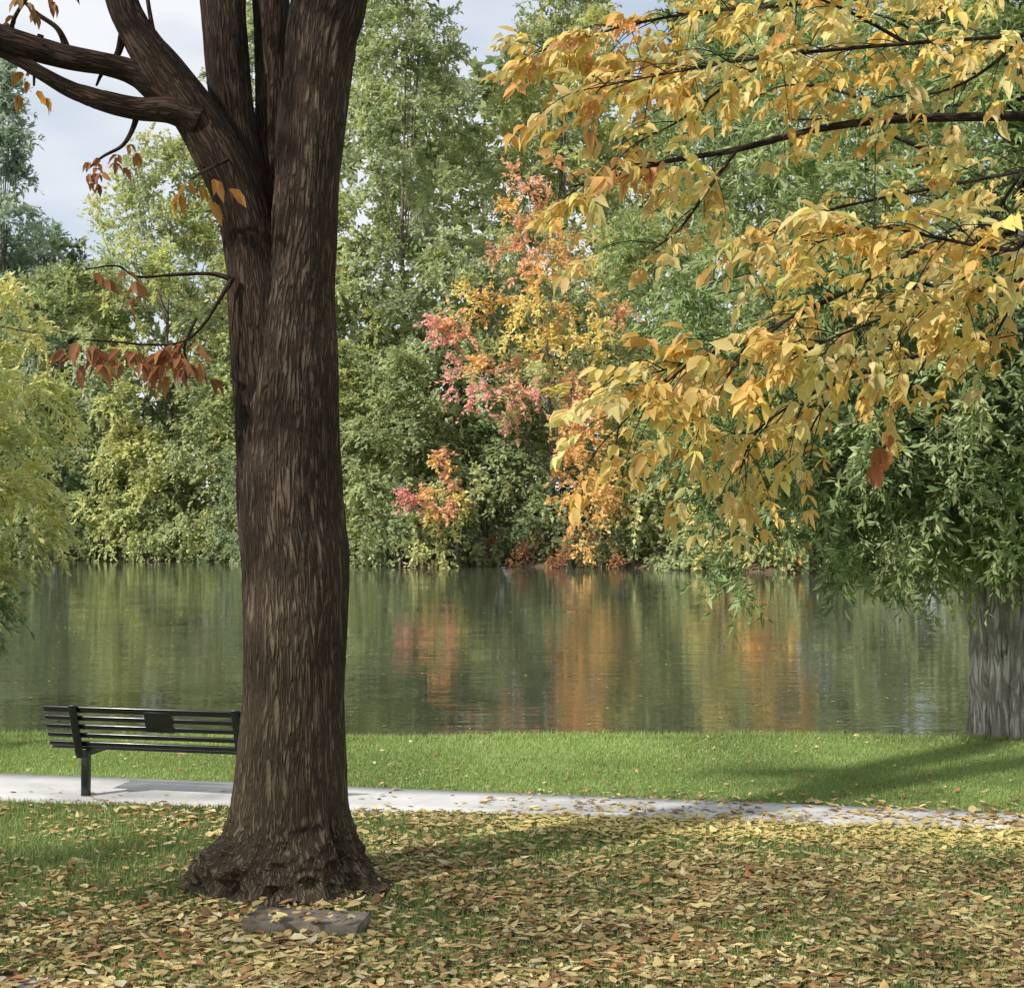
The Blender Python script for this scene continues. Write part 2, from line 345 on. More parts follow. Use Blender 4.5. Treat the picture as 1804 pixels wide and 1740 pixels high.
p_,r_=stem([(350,215,24,-.1),(300,194,20,-.12),(240,190,17,-.12),(180,176,16,-.15),(120,155,15,-.15),(70,127,14,-.2),(20,98,14,-.2),(-60,60,12,-.2)])
limbs.append(tube(p_,r_,56,170,lambda *a:barkrough(*a)*.5,seed=6))
def thin(lst,seed):
    p_,r_=stem(lst); limbs.append(tube(p_,r_,7,26,seed=seed)); return p_
thin([(215,60,8),(205,95,6),(180,125,4),(168,150,2)],11)
thin([(285,120,7),(272,70,5),(262,20,4),(250,-60,3)],12)
thin([(120,95,8),(100,50,5),(60,20,4),(20,-20,3)],13)
tw1=thin([(412,492,6,-.25),(370,482,3.6,-.3),(300,484,2.8,-.4),(240,487,2.2,-.45),(205,468,1.7,-.5),(150,474,1.3,-.5)],14)
tw2=thin([(410,488,6,-.25),(385,530,3.6,-.3),(355,575,3.,-.35),(320,603,2.6,-.4),(260,607,2.1,-.45),(205,602,1.7,-.5),(150,598,1.3,-.55)],15)
tw3=thin([(240,190,7,-.1),(235,220,5,-.1),(215,255,3.5,-.1),(180,275,2.5,-.1),(150,300,1.6,-.1)],16)
tw4=thin([(345,560,3,-.35),(325,610,2.4,-.4),(330,640,1.8,-.4)],17)
tw5=thin([(70,60,6,-.1),(60,100,4,-.1),(58,150,2,-.1)],18)
tw6=thin([(400,280,4,-.3),(360,300,3,-.4),(335,315,2,-.4)],19)
tw7=thin([(30,80,5,-.2),(20,40,4,-.2),(50,-10,3,-.2),(90,-40,2,-.2)],20)
V,Q,B=join(parts); make_mesh('trunk',V,Q,M_bark,bark=B,smooth=True,parent=tree)
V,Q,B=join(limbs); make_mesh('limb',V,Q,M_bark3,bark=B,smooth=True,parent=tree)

LP,LD,LN,LL,LC=[],[],[],[],[]
def compound(P,D,size,col,n=3,var=.12,droop=.5):
    D=D/np.linalg.norm(D)
    side=np.cross(D,[0,0,1.]); side/=np.linalg.norm(side)+1e-6
    side=side+rng.normal(0,.25,3)
    R=size*rng.uniform(1.1,1.5)
    cc=np.array(col)*rng.uniform(.8,1.15)
    for k in range(n):
        q=P+D*R*(.35+.55*k/max(1,n-1))+np.array([0,0,-.25*R*(k/n)**2])
        for s in (-1,1):
            d=D*.55+side*s*.75+np.array([0,0,-droop])+rng.normal(0,.22,3)
            LP.append(q);LD.append(d);LN.append(np.array([0,0,1.])+rng.normal(0,.45,3)+side*s*.3);LL.append(size*rng.uniform(.65,1.08));LC.append(cc*rng.uniform(1-var,1+var,3))
    q=P+D*R
    LP.append(q);LD.append(D+np.array([0,0,-droop])+rng.normal(0,.15,3));LN.append(np.array([0,0,1.])+rng.normal(0,.5,3));LL.append(size*1.05);LC.append(cc)
rust=[(.38,.18,.08),(.42,.22,.09),(.30,.13,.065)]
for tw,n,sz,cs in [(tw1,3,.12,rust),(tw2,14,.14,rust),(tw4,4,.14,rust),(tw3,9,.085,[(.34,.16,.06),(.25,.10,.07),(.4,.22,.06)]),(tw5,3,.12,[(.45,.22,.05)]),(tw6,3,.15,[(.5,.26,.07)]),(tw7,5,.1,[(.35,.2,.08),(.25,.12,.05)])]:
    tw=catmull(tw,20)
    for j in range(n):
        P=tw[19-int(j*13/n)]+rng.normal(0,.008,3)
        compound(P,np.array([rng.uniform(-1.2,.9),rng.uniform(-.4,.4),-.45]),sz,cs[rng.integers(len(cs))],n=2,droop=.6)
def spray(C,axis,nt,tl,nl,droop,outb=.6,spread=.7,up=.8,s0=.15,no=.5):
    m=len(C); Cn=np.repeat(C,nt,0)
    outd=unit(C-axis); outd=np.repeat(outd,nt,0)
    T=unit(unit(rng.normal(0,1,(m*nt,3)))+outd*outb)
    ln=tl*rng.uniform(.6,1.15,(m*nt,1))
    s=rng.uniform(s0,1,(m*nt,nl,1))
    P=Cn[:,None]+T[:,None]*s*ln[:,None]; P[...,2]-=(droop*s[...,0]**2*ln)
    D=T[:,None]*.6+rng.normal(0,spread*.6,(m*nt,nl,3)); D[...,2]-=droop*.8
    Nn=rng.normal(0,.5,(m*nt,nl,3))+outd[:,None]*no; Nn[...,2]+=up
    idx=np.repeat(np.arange(m),nt*nl)
    return P.reshape(-1,3),D.reshape(-1,3),Nn.reshape(-1,3),idx
nb=310  # unseen canopy leaves, placed to shade the foreground and trunk
cx=rng.uniform(-12.5,-1.5,nb); cy=rng.uniform(-1.5,8.6,nb)
kp=~((cy>4.4)&(cy<6.0)&(cx>-7.5)&(cx<-2.8)&(rng.random(nb)<.85)); kp&=~((cy>6.2)&(cx<-6.3)); cx=cx[kp]; cy=cy[kp]; nb=len(cx)  # canopy thinned here so a sunny band reaches the litter
cz=np.maximum(6.2,CAMZ+.342*cy+1.25)+rng.uniform(0,1.8,nb)
P,D,Nn,idx=spray(np.stack([cx,cy,cz],1),np.array([-3,7,5.]),8,.75,8,.3)
k=P[:,2]>CAMZ+.345*P[:,1]+.12; P,D,Nn=P[k],D[k],Nn[k]
c=np.array([.42,.28,.07])*rng.uniform(.6,1.2,(len(P),1))
AP=np.vstack([np.array(LP),P]);AD=np.vstack([np.array(LD),D]);AN=np.vstack([np.array(LN),Nn]);AL=np.concatenate([np.array(LL),rng.uniform(.1,.16,len(P))]);AC=np.vstack([np.array(LC),c])
leaves('crown',AP,AD,AN,AL,AL*.46,AC,M_yel,T_FULL,parent=tree)

# ------------------------------------------------------------------ yellow tree
yt=thing('golden_ash_tree',(4.7,8.6,0),'ash tree with drooping golden yellow autumn leaves and thin dark branches','tree')
parts=[tube([(4.7,8.6,-.1),(4.68,8.6,1.5),(4.72,8.6,3.2),(4.8,8.5,5),(4.7,8.4,7),(4.5,8.3,9)],[.3,.24,.22,.19,.13,.05],40,60,lambda *a:barkrough(*a)*.7)]
LP,LD,LN,LL,LC=[],[],[],[],[]
J=lambda z:(4.7,8.55,z)
def W(l): return [S(*q[:3]) for q in l]
br=[
 ([J(4.2)]+W([(1950,195,8.0),(1804,203,7.8),(1600,208,7.6),(1450,225,7.5),(1300,262,7.4),(1180,283,7.3),(1080,310,7.2),(1000,330,7.2)]),[.07,.05,.028,.023,.019,.016,.012,.008,.004],.55,.75),
 (W([(1300,262,7.4),(1250,330,7.3),(1200,400,7.2),(1150,440,7.1)]),[.010,.008,.006,.003],.2,.9),
 ([J(3.6)]+W([(1950,340,7.6),(1804,380,7.4),(1650,425,7.2),(1500,510,7.0),(1350,580,6.9),(1220,635,6.8),(1090,675,6.8)]),[.05,.03,.012,.010,.008,.007,.006,.003],.3,1.6),
 ([J(3.1)]+W([(1950,545,8.0),(1804,580,7.8),(1640,620,7.5),(1500,665,7.3),(1400,710,7.2),(1330,765,7.1),(1300,840,7.0)]),[.045,.028,.011,.010,.008,.006,.005,.003],.35,1.1),
 ([J(5.0)]+W([(1950,40,7.6),(1804,60,7.4),(1600,75,7.2),(1380,95,7.0),(1220,120,6.9),(1040,155,6.9)]),[.06,.032,.012,.010,.009,.006,.003],.25,1.9),
 ([J(5.8)]+W([(1900,-110,8.2),(1700,-40,8.0),(1450,0,7.8),(1230,20,7.8),(1080,50,7.8),(950,90,7.8)]),[.06,.035,.014,.012,.009,.006,.003],.25,2.0),
 ([J(4.0)]+W([(1950,270,8.4),(1804,300,8.3),(1650,330,8.2),(1500,360,8.1),(1400,390,8.0),(1330,430,8.0)]),[.045,.028,.012,.010,.008,.006,.003],.25,1.1),
 ([J(3.3)]+W([(1950,450,6.9),(1804,490,6.8),(1700,520,6.7),(1600,545,6.6),(1480,590,6.5),(1400,630,6.5)]),[.045,.028,.010,.009,.007,.005,.003],.25,1.4),
 (W([(1500,510,7.0),(1400,555,6.9),(1310,630,6.8),(1250,710,6.8),(1230,760,6.8)]),[.008,.007,.005,.004,.002],.2,1.4),
 (W([(1500,665,7.3),(1440,735,7.2),(1415,800,7.2)]),[.006,.005,.003],.1,1.4),
 (W([(1220,635,6.8),(1150,695,6.8),(1070,770,6.8)]),[.006,.005,.003],.1,2.0),
 ([J(3.6)]+W([(1900,420,6.4),(1780,440,6.2),(1660,420,6.1),(1540,400,6.1),(1430,430,6.1)]),[.035,.02,.008,.007,.005,.003],.2,.9),
 (W([(1600,75,7.2),(1500,20,7.1),(1380,-30,7.0)]),[.010,.008,.004],.1,1.6),
 (W([(1380,95,7.0),(1280,150,6.9),(1200,210,6.9),(1120,250,6.9)]),[.008,.006,.005,.003],.1,1.4),
 (W([(1600,208,7.6),(1480,160,7.6),(1380,150,7.6),(1300,190,7.6)]),[.008,.007,.005,.003],.1,1.1),
 (W([(1804,300,7.8),(1740,400,7.8),(1700,480,7.8),(1690,560,7.8)]),[.010,.008,.006,.003],.1,1.2),
 (W([(1804,60,7.4),(1740,120,7.4),(1660,160,7.4),(1560,170,7.4)]),[.010,.008,.006,.003],.1,1.4),
 (W([(1804,490,6.8),(1760,580,6.8),(1720,650,6.8)]),[.008,.006,.003],.1,1.2),
]
ycols=[(.82,.65,.25),(.84,.70,.31),(.80,.60,.20),(.78,.54,.18),(.74,.67,.32)]
for bi,(pts,rad,start,den) in enumerate(br):
    parts.append(tube(pts,rad,10,60,seed=bi))
    C=catmull(pts,80); Tn=unit(np.gradient(C,axis=0))
    LB=np.linalg.norm(np.diff(C,axis=0),axis=1).sum()
    nt=int(LB*(1-start)*10*den)
    for j in range(nt):
        k=int(79*(start+(1-start)*((j+rng.random())/nt)))
        P0=C[k]; d=Tn[k]*.65+rng.normal(0,.6,3)*np.array([1,1,.7])+np.array([-.08,0,-.10]); d/=np.linalg.norm(d)
        ln=rng.uniform(.12,.52)*(1.1-.4*k/79)
        P1=P0+d*ln*.5+np.array([0,0,.02]); P2=P0+d*ln+np.array([0,0,-.1*ln])
        parts.append(tube([P0,P1,P2],[.0035,.0025,.0012],5,6,seed=j))
        cc=ycols[rng.integers(5)]
        if P0[0]<.9 and P0[2]>4 and rng.random()<.2: cc=(.78,.46,.20)
        for q in range(rng.integers(2,4)):
            t=1-q*.3
            PP=P0+(P2-P0)*t
            dd=d+rng.normal(0,.5,3)*np.array([1,1,.5])+np.array([0,0,-.22])
            compound(PP,dd,rng.uniform(.055,.112),cc,n=rng.integers(2,4),droop=rng.uniform(.1,.7),var=.12)
for q in [(1560,770,7.2),(1575,750,7.2),(1600,640,7.4),(1540,650,7.3)]:
    compound(S(*q),np.array([-.3,0,-.8]),.12,(.50,.22,.10),n=2,droop=.8)
parts.append(tube(W([(1640,620,7.5),(1600,690,7.3),(1575,750,7.2)]),[.005,.004,.002],6,10))
parts.append(tube(W([(1640,620,7.5),(1560,650,7.3)]),[.005,.002],6,6))
nb=70  # unseen leaf clusters above the view, added to shade the litter
cx=rng.uniform(2.8,8,nb); cy=rng.uniform(3.5,11,nb); cz=CAMZ+.342*cy+1.4+rng.uniform(0,2,nb)
P,D,Nn,idx=spray(np.stack([cx,cy,cz],1),np.array([4.7,8.5,5.]),8,.8,8,.3)
k=P[:,2]>CAMZ+.345*P[:,1]+.1; P,D,Nn=P[k],D[k],Nn[k]
AP=np.vstack([np.array(LP),P]);AD=np.vstack([np.array(LD),D]);AN=np.vstack([np.array(LN),Nn]);AL=np.concatenate([np.array(LL),rng.uniform(.1,.15,len(P))]);AC=np.vstack([np.array(LC),np.array([.7,.5,.1])*rng.uniform(.7,1.1,(len(P),1))])
V,Q,B=join(parts); make_mesh('trunk',V,Q,M_twig,bark=B,smooth=True,parent=yt)
leaves('crown',AP,AD,AN,AL,AL*rng.uniform(.42,.60,len(AL)),AC,M_yel,T_FULL,parent=yt,curl=rng.uniform(.3,2.0,len(AL)))

# ------------------------------------------------------------------ generic crown
def blobs(base,h,R,z0,nb,prof='round',lobes=7,seed=0):
    t=rng.random(nb)
    if prof=='round': r=R*np.sqrt(np.maximum(.03,1-((t-.42)/.60)**2))
    elif prof=='tall': r=R*np.clip(np.minimum(.55+1.2*t,1.0)*(1-t**3.2),.08,1)
    elif prof=='cone': r=R*(1-t)**.9+.15
    else: r=R*np.sqrt(np.maximum(.03,1-t**2))
    a=rng.uniform(0,2*np.pi,nb)
    env=.72+.5*vnoise(np.cos(a)*1.6+10+seed,np.sin(a)*1.6+10,t*lobes,seed)
    q=np.sqrt(rng.uniform(.12,1,nb))
    x=base[0]+np.cos(a)*r*env*q; y=base[1]+np.sin(a)*r*env*q; z=base[2]+z0+(h-z0)*t
    return np.stack([x,y,z],1)
def pick(pal,idx,nb,n,jit=.18):
    pal=np.array(pal); b=rng.random(nb)*(len(pal)-1); i=b.astype(int); f=(b-i)[:,None]
    bc=pal[i]*(1-f)+pal[np.minimum(i+1,len(pal)-1)]*f
    bc=bc*rng.uniform(.78,1.2,(nb,1))
    return bc[idx]*rng.uniform(1-jit,1+jit,(n,1))*rng.uniform(.93,1.07,(n,3))
def fartree(name,label,cat,x,d,h,R,z0,nb,pal,prof='round',nt=13,nl=14,tl=1.3,L=.28,W_=.15,droop=.25,colf=None,trunk_r=.16,seed=0,group=None,limbs=14,C=None,tt=.8):
    zb=float(gz(np.array([x]),np.array([d]))[0]); base=(x,d,zb)
    e=thing(name,base,label,cat,group)
    if C is None: C=blobs(base,h-zb,R,z0,nb,prof,seed=seed)
    nb=len(C)
    P,D,Nn,idx=spray(C,np.array([x,d+1.5,zb+h*.35]),nt,tl,nl,droop,up=.55,no=.9)
    col=pick(pal,idx,nb,len(P)) if colf is None else colf(C,P,idx)
    k=P[:,2]>gz(P[:,0],P[:,1])-.1
    k&=P[:,2]>-.28
    Ls=L*rng.uniform(.6,1.3,len(P))
    leaves('crown',P[k],D[k],Nn[k],Ls[k],Ls[k]*W_/L,col[k],M_far,parent=e)
    parts=[tube([(x,d,zb-.2),(x+.1,d,zb+h*.3),(x-.15,d+.1,zb+h*.6*tt),(x+.1,d,zb+h*tt)],[trunk_r*1.2,trunk_r,trunk_r*.6,.03],10,24,seed=seed)]
    for j in range(0,nb,max(1,nb//limbs)):
        c=C[j]; zz=zb+max(.3,(c[2]-zb)*.62)
        parts.append(tube([(x,d,zz),((x+c[0])/2,(d+c[1])/2,zz+(c[2]-zz)*.35),tuple(c)],[trunk_r*.3,trunk_r*.18,.02],6,8,seed=j))
    V,Q,B=join(parts); make_mesh('trunk',V,Q,M_fartwig,bark=B,smooth=True,parent=e)
    return e
G1=[(.30,.36,.19),(.40,.46,.24),(.49,.53,.29)]  # aerial haze put into these far greens: lightened, with a bluish lift
G2=[(.37,.43,.28),(.46,.52,.34),(.54,.59,.39)]
G3=[(.52,.54,.24),(.47,.51,.23),(.64,.63,.31)]
GD=[(.23,.29,.17),(.30,.37,.20),(.38,.44,.23)]
GB=[(.39,.48,.42),(.47,.55,.48)]
FG='trees along the far shore'; SG='shrubs along the far shore'
def T(*a,**k): return fartree(*a,group=FG,**k)
T('poplar_tree','tall slender blue-green poplar across the lake','tree',-31.0,90,29.5,3.0,3,130,GB,'tall',L=.36,W_=.18,seed=1)
T('poplar_tree','tall slender blue-green poplar across the lake','tree',-35.0,92,28,3.0,3,120,GB,'tall',L=.36,W_=.18,seed=2)
T('spruce_tree','small narrow dark spruce across the lake','tree',-27.6,93,18.8,1.7,1,60,GD,'cone',L=.3,W_=.12,seed=3)
T('spruce_tree','small narrow dark spruce across the lake','tree',-25.6,92,17.3,1.6,1,60,GD,'cone',L=.3,W_=.12,seed=4)
T('deciduous_tree','rounded pale green tree turning yellow on the shore','tree',-18.6,80,22,5.4,3,220,G3+G2,'round',seed=5)
T('deciduous_tree','tall sparse light green tree on the shore','tree',-14.8,84,31,4.8,4,190,G2,'tall',seed=6)
T('deciduous_tree','tall full green cottonwood on the shore','tree',-5.6,77,34,5.6,3,380,G2+G1,'tall',seed=7)
T('deciduous_tree','tall open green tree with sky gaps on the shore','tree',2.8,82,35,5.8,3,300,G2+G3,'tall',seed=8)
T('deciduous_tree','broad green tree on the shore','tree',11.0,80,31,6.2,3,260,G1+G2,'tall',seed=9)
T('deciduous_tree','broad green tree on the shore','tree',20.5,76,28,6.2,3,200,G1,'tall',seed=10)
T('deciduous_tree','medium green tree overhanging the shore','tree',-11.0,76,18,4.8,2,190,G1+G3,'round',seed=11)
T('deciduous_tree','medium green tree overhanging the shore','tree',-24.5,80,15,4.4,2,150,GD+G1,'round',seed=12)
T('deciduous_tree','medium green tree overhanging the shore','tree',-3.0,74,15,4.2,2,160,G1+G2,'round',seed=17)
T('deciduous_tree','medium green tree overhanging the shore','tree',6.6,73,16,4.0,2,160,G1+G3,'round',seed=18)
pink=(.82,.42,.39); coral=(.84,.48,.32); org=(.85,.55,.24); yel=(.82,.66,.27); grn=(.50,.54,.27)
spots=[(930,320,coral),(905,350,org),(960,350,coral),(920,390,coral),(975,395,org),(900,440,coral),(940,440,coral),(1000,420,org),(975,460,coral),(930,490,org),(860,520,yel),(825,545,org),(870,565,org),(905,540,yel),(955,530,yel),(770,580,pink),(795,600,pink),(815,640,pink),(835,610,coral),(880,610,grn),(930,600,yel),(970,590,yel),(860,665,org),(900,655,coral),(930,690,pink),(845,700,pink),(890,715,pink),(925,730,coral),(965,650,yel),(990,620,org),(1060,530,org),(1085,560,coral),(1050,580,yel),(1010,660,coral),(1000,700,coral),(1030,740,org),(1000,780,org),(1040,800,org),(1020,830,org),(1045,870,org),(1060,900,org),(1050,930,org),(1030,770,org),(1015,800,org),(1060,840,org),(1020,680,org),(1040,700,org),(1000,740,org),(1065,870,org),(980,470,yel),(1040,490,grn),(990,560,org),(950,650,grn),(900,590,yel),(960,740,grn),(1080,640,yel),(1090,700,grn),(1000,500,org),(960,690,grn),(1020,600,yel),(1085,780,yel),(1075,880,org)]
C=[];cs=[]
for a_,b_,c_ in spots:
    for r_ in range(2):
        C.append(S(a_+rng.normal(0,18),b_+rng.normal(0,18),66.0+rng.normal(0,.8)-.8)); cs.append(np.array(c_)*rng.uniform(.88,1.08))
gb=blobs((1.2,68.5,0.),16,4.0,3,45,'round',seed=13); C=np.vstack([np.array(C),gb]); cs=np.array(cs+[np.array(grn)*rng.uniform(.7,1.1) for _ in gb])
fartree('maple_tree','autumn maple with coral, pink, orange and yellow leaves','tree',1.8,69.0,18.0,3.6,2.5,0,None,tl=1.0,nt=9,nl=13,colf=lambda C_,P,i:cs[i]*rng.uniform(.8,1.2,(len(P),1)),seed=13,L=.22,W_=.12,C=C,group=FG,limbs=26,trunk_r=.12,tt=.75)
spots=[(705,870,pink),(725,885,pink),(750,880,coral),(775,890,coral),(790,800,coral),(785,820,org),(800,850,coral),(745,860,org),(810,880,yel),(840,870,grn),(830,830,grn),(765,905,org)]
C2=[];cs2=[]
for a_,b_,c_ in spots:
    for r_ in range(2): C2.append(S(a_+rng.normal(0,10),b_+rng.normal(0,9),65.3+rng.normal(0,.5))); cs2.append(np.array(c_)*rng.uniform(.85,1.08))
cs2=np.array(cs2)
fartree('maple_tree','low pink and orange maple sapling at the shore','tree',-2.6,67.3,5.0,1.9,1.6,0,None,tl=.6,nt=7,nl=11,L=.2,W_=.11,colf=lambda C_,P,i:cs2[i]*rng.uniform(.8,1.2,(len(P),1)),seed=15,C=np.array(C2),group=FG,trunk_r=.08)
for x_,h_,lab,pl in [(11.2,8.0,'small bright orange maple at the water edge',[(.85,.50,.20),(.82,.58,.24)]),(8.9,6.5,'small golden yellow maple at the water edge',[(.78,.62,.26),(.66,.60,.28)])]:
    d_=float(fshore(np.array([x_]))[0])+.4
    T('maple_tree',lab,'tree',x_,d_,h_,1.3,.8,45,pl,'round',tl=.8,nt=9,nl=11,L=.22,W_=.12,seed=int(h_),trunk_r=.08)
sh=[(-38,1.5,9,3.6,G1),(-33,1,6,3,G1),(-29,1.0,6.5,3.2,G3),(-24.5,.5,5.0,2.6,GD),(-19.3,.2,6.5,2.8,G3),(-15.2,.8,9,3.0,G1),(-12,.6,6.5,2.8,GD),(-8.4,1.0,10,3.2,G1+G3),(-5.2,1.4,9.5,3.0,G1),(-1.4,2.6,6.5,2.6,GD),(2.4,2.8,5.0,2.4,GD),(6.3,1.4,8.5,2.8,G3+G1),(10.0,2.4,8.5,2.8,G1),(14,1.2,9.0,3.2,G1),(19,1.5,9,3.4,G1),(25,1.5,9,3.4,G1)]
for j,(x_,dd,h_,R_,pl) in enumerate(sh):
    d_=float(fshore(np.array([x_]))[0])+dd+.9
    fartree('shrub','leafy green shrub overhanging the water edge','shrub',x_,d_,h_,R_,.2,int(16+R_*h_*3.4),pl,'dome',nt=11,nl=12,tl=1.1,L=.25,W_=.14,trunk_r=.1,seed=20+j,group=SG,droop=.4,limbs=6)
rg=np.random.default_rng(5)
for j,x_ in enumerate(np.arange(-31,17,2.3)):
    if -2.6<x_<4.6: continue
    d_=float(fshore(np.array([x_]))[0])+rg.uniform(.1,1.4); h_=rg.uniform(1.2,3.8); R_=rg.uniform(1.1,2.0)
    pl=[GD,G1,G3,G1][rg.integers(4)]
    fartree('shrub','leafy green shrub overhanging the water edge','shrub',float(x_+rg.uniform(-.6,.6)),d_,h_,R_,.05,int(10+R_*h_*3.5),pl,'dome',nt=10,nl=11,tl=.75,L=.2,W_=.11,trunk_r=.06,seed=70+j,group=SG,droop=.6,limbs=4)
for j,(x_,dd,h_,R_) in enumerate([(.9,.5,1.2,.9),(2.4,.4,1.3,.9),(3.9,.4,1.6,.9),(-1.3,1.3,1.0,.8)]):
    d_=float(fshore(np.array([x_]))[0])+dd
    fartree('shrub','low reddish brown shrub at the water edge','shrub',x_,d_,h_,R_,.1,12,[(.36,.17,.12),(.44,.28,.14),(.3,.3,.15)],'dome',nt=9,nl=10,tl=.5,L=.15,W_=.08,trunk_r=.04,seed=50+j,group=SG,limbs=3)
# far wood mass
nb=1250
bx=rng.uniform(-75,75,nb); by=rng.uniform(92,104,nb)
top=np.where(bx>-12,36,np.where(bx>-24,19,16))+4*vnoise(bx*.15,bx*0,bx*0,4)
top=np.where(bx<-30,20,top); top=np.where((bx>-9)&(bx<9),31,top)
bz=1+rng.random(nb)*(top-1)
P,D,Nn,idx=spray(np.stack([bx,by,bz],1),np.array([0,150,0.]),10,2.4,12,.2,no=.9,up=.5)
wd=leaves('distant_wood',P,D,Nn,.75,.42,pick(GD+G1+G2,idx,nb,len(P)),M_far); wd["kind"]="stuff"

# ------------------------------------------------------------------ right green tree
bx0,by0=5.5,16.2
oak=thing('willow_oak_tree',(bx0,by0,0),'broad green narrow-leaved tree with pale grey trunk beside the lake','tree')
def rr(bx,by,bz,th,L): 
    w=vnoise(bx*6,by*6,bz*1.2,31)-.5
    return (np.minimum(1,np.abs(vnoise(bx*15+w*2,by*15,bz*1.8,32)-.5)*6)-.6)*.06+(vnoise(bx*2,by*2,bz*1.1,7)-.5)*.10+(vnoise(bx*6,by*6,bz*4,9)-.5)*.05+np.exp(-(L/.25)**1.3)*(.04+.05*np.sin(5*th))
parts=[tube([(bx0+.02,by0,-.1),(bx0,by0,.3),(bx0-.03,by0,1.0),(bx0-.05,by0,1.8),(bx0+.05,by0,3.0),(bx0+.1,by0+.3,5),(bx0+.2,by0+.4,8)],[.43,.42,.39,.40,.26,.15,.05],180,260,rr)]
nb=700
u=unit(rng.normal(0,1,(nb,3))); q=rng.uniform(.25,1,(nb,1))**.5
C=np.array([6.3,16.9,6.0])+u*q*np.array([5.0,4.0,5.0])
def botz(x): return 2.05+.25*(1-sstep(2.5,4.2,x))+.12*np.sin(x*2.1)
C[:,2]=np.maximum(C[:,2],botz(C[:,0])+rng.random(nb)*.8)
lx_=rng.uniform(1.7,9.5,300); lowx=np.stack([lx_,rng.uniform(14.0,15.8,300),botz(lx_)+.1+2.7*rng.random(300)],1)
hid=np.stack([rng.uniform(4.2,6.6,80),rng.uniform(13.9,15.2,80),rng.uniform(3.0,8.5,80)],1)
lo2=np.stack([rng.uniform(3.2,7,70),rng.uniform(14.3,15.5,70),rng.uniform(2.0,3.1,70)],1)
ex=[(2.35,15.6,1.9),(2.4,15.3,1.7),(3.7,15.6,1.85),(4.4,15.4,1.85),(4.1,15.6,1.8)]
C=np.vstack([C,lowx,hid,lo2,np.array(ex)]); nb=len(C)
P,D,Nn,idx=spray(C,np.array([6.3,16.9,4.6]),11,.55,14,.25,outb=.7,spread=.9,up=.6,no=.8)
col=pick([(.13,.19,.08),(.22,.30,.12),(.31,.40,.17),(.44,.51,.25)],idx,nb,len(P))
kk=P[:,2]>1.2
Ls=rng.uniform(.08,.16,len(P))
leaves('crown',P[kk],D[kk],Nn[kk],Ls[kk],Ls[kk]*.28,col[kk],M_leaf,parent=oak)
V,Q,B=join(parts); make_mesh('trunk',V,Q,M_bark2,bark=B,smooth=True,parent=oak)
parts=[]
for j in range(0,nb,12):
    c=C[j]; zz=np.clip(c[2]*.75+.9,2.6,6.5); s0=np.array([bx0,by0,zz])
    parts.append(tube([s0,s0+(c-s0)*.5+np.array([0,0,.45]),c],[.04,.018,.006],7,14,seed=j))
V,Q,B=join(parts); make_mesh('limb',V,Q,M_twig,bark=B,smooth=True,parent=oak)

# ------------------------------------------------------------------ left weeping tree
lx,ly=-8.4,17.0
wt=thing('weeping_tree',(lx,ly-1.6,0),'yellow-green tree with drooping feathery foliage over the water','tree')
nb=340
a=rng.uniform(0,2*np.pi,nb); q=np.sqrt(rng.uniform(.1,1,nb)); t=rng.random(nb)
C=np.stack([lx+np.cos(a)*q*3.3*np.sqrt(1-(t*.75)**2),ly-.3+np.sin(a)*q*3.0,2.0+t*3.2],1)
e2=np.stack([rng.uniform(-7.2,-5.3,80),rng.uniform(15.2,17.4,80),rng.uniform(1.9,5.0,80)],1)
e3=np.stack([rng.uniform(-7.0,-5.9,30),rng.uniform(15.9,17.0,30),rng.uniform(.9,2.0,30)],1)
C=np.vstack([C,e2,e3]); C[:,2]=np.where(C[:,2]>1.9,np.round(C[:,2]/.55)*.55+rng.normal(0,.08,len(C)),C[:,2]); nb=len(C)
P,D,Nn,idx=spray(C,np.array([lx,ly,2.5]),10,.45,20,.55,outb=.8,spread=.6,up=.6,no=.9)
col=pick([(.56,.58,.22),(.70,.70,.30),(.82,.79,.40),(.44,.50,.20)],idx,nb,len(P))
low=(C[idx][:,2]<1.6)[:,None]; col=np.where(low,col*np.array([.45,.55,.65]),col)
Ls=rng.uniform(.06,.12,len(P)); kk=P[:,2]>.35
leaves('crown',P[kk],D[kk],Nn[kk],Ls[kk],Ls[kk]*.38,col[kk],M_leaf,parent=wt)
parts=[tube([(lx,ly-1.6,-.1),(lx+.05,ly-1.4,1.5),(lx,ly-.9,3),(lx,ly-.5,5)],[.3,.24,.18,.05],30,40,lambda *a:barkrough(*a)*.6)]
for j in range(0,nb,13):
    c=C[j]; s0=np.array([lx,ly-1.0,min(4.2,c[2]*.6+1.4)]); parts.append(tube([s0,s0+(c-s0)*.5+np.array([0,0,.4]),c],[.04,.02,.005],6,12,seed=j))
V,Q,B=join(parts); make_mesh('trunk',V,Q,M_bark,bark=B,smooth=True,parent=wt)

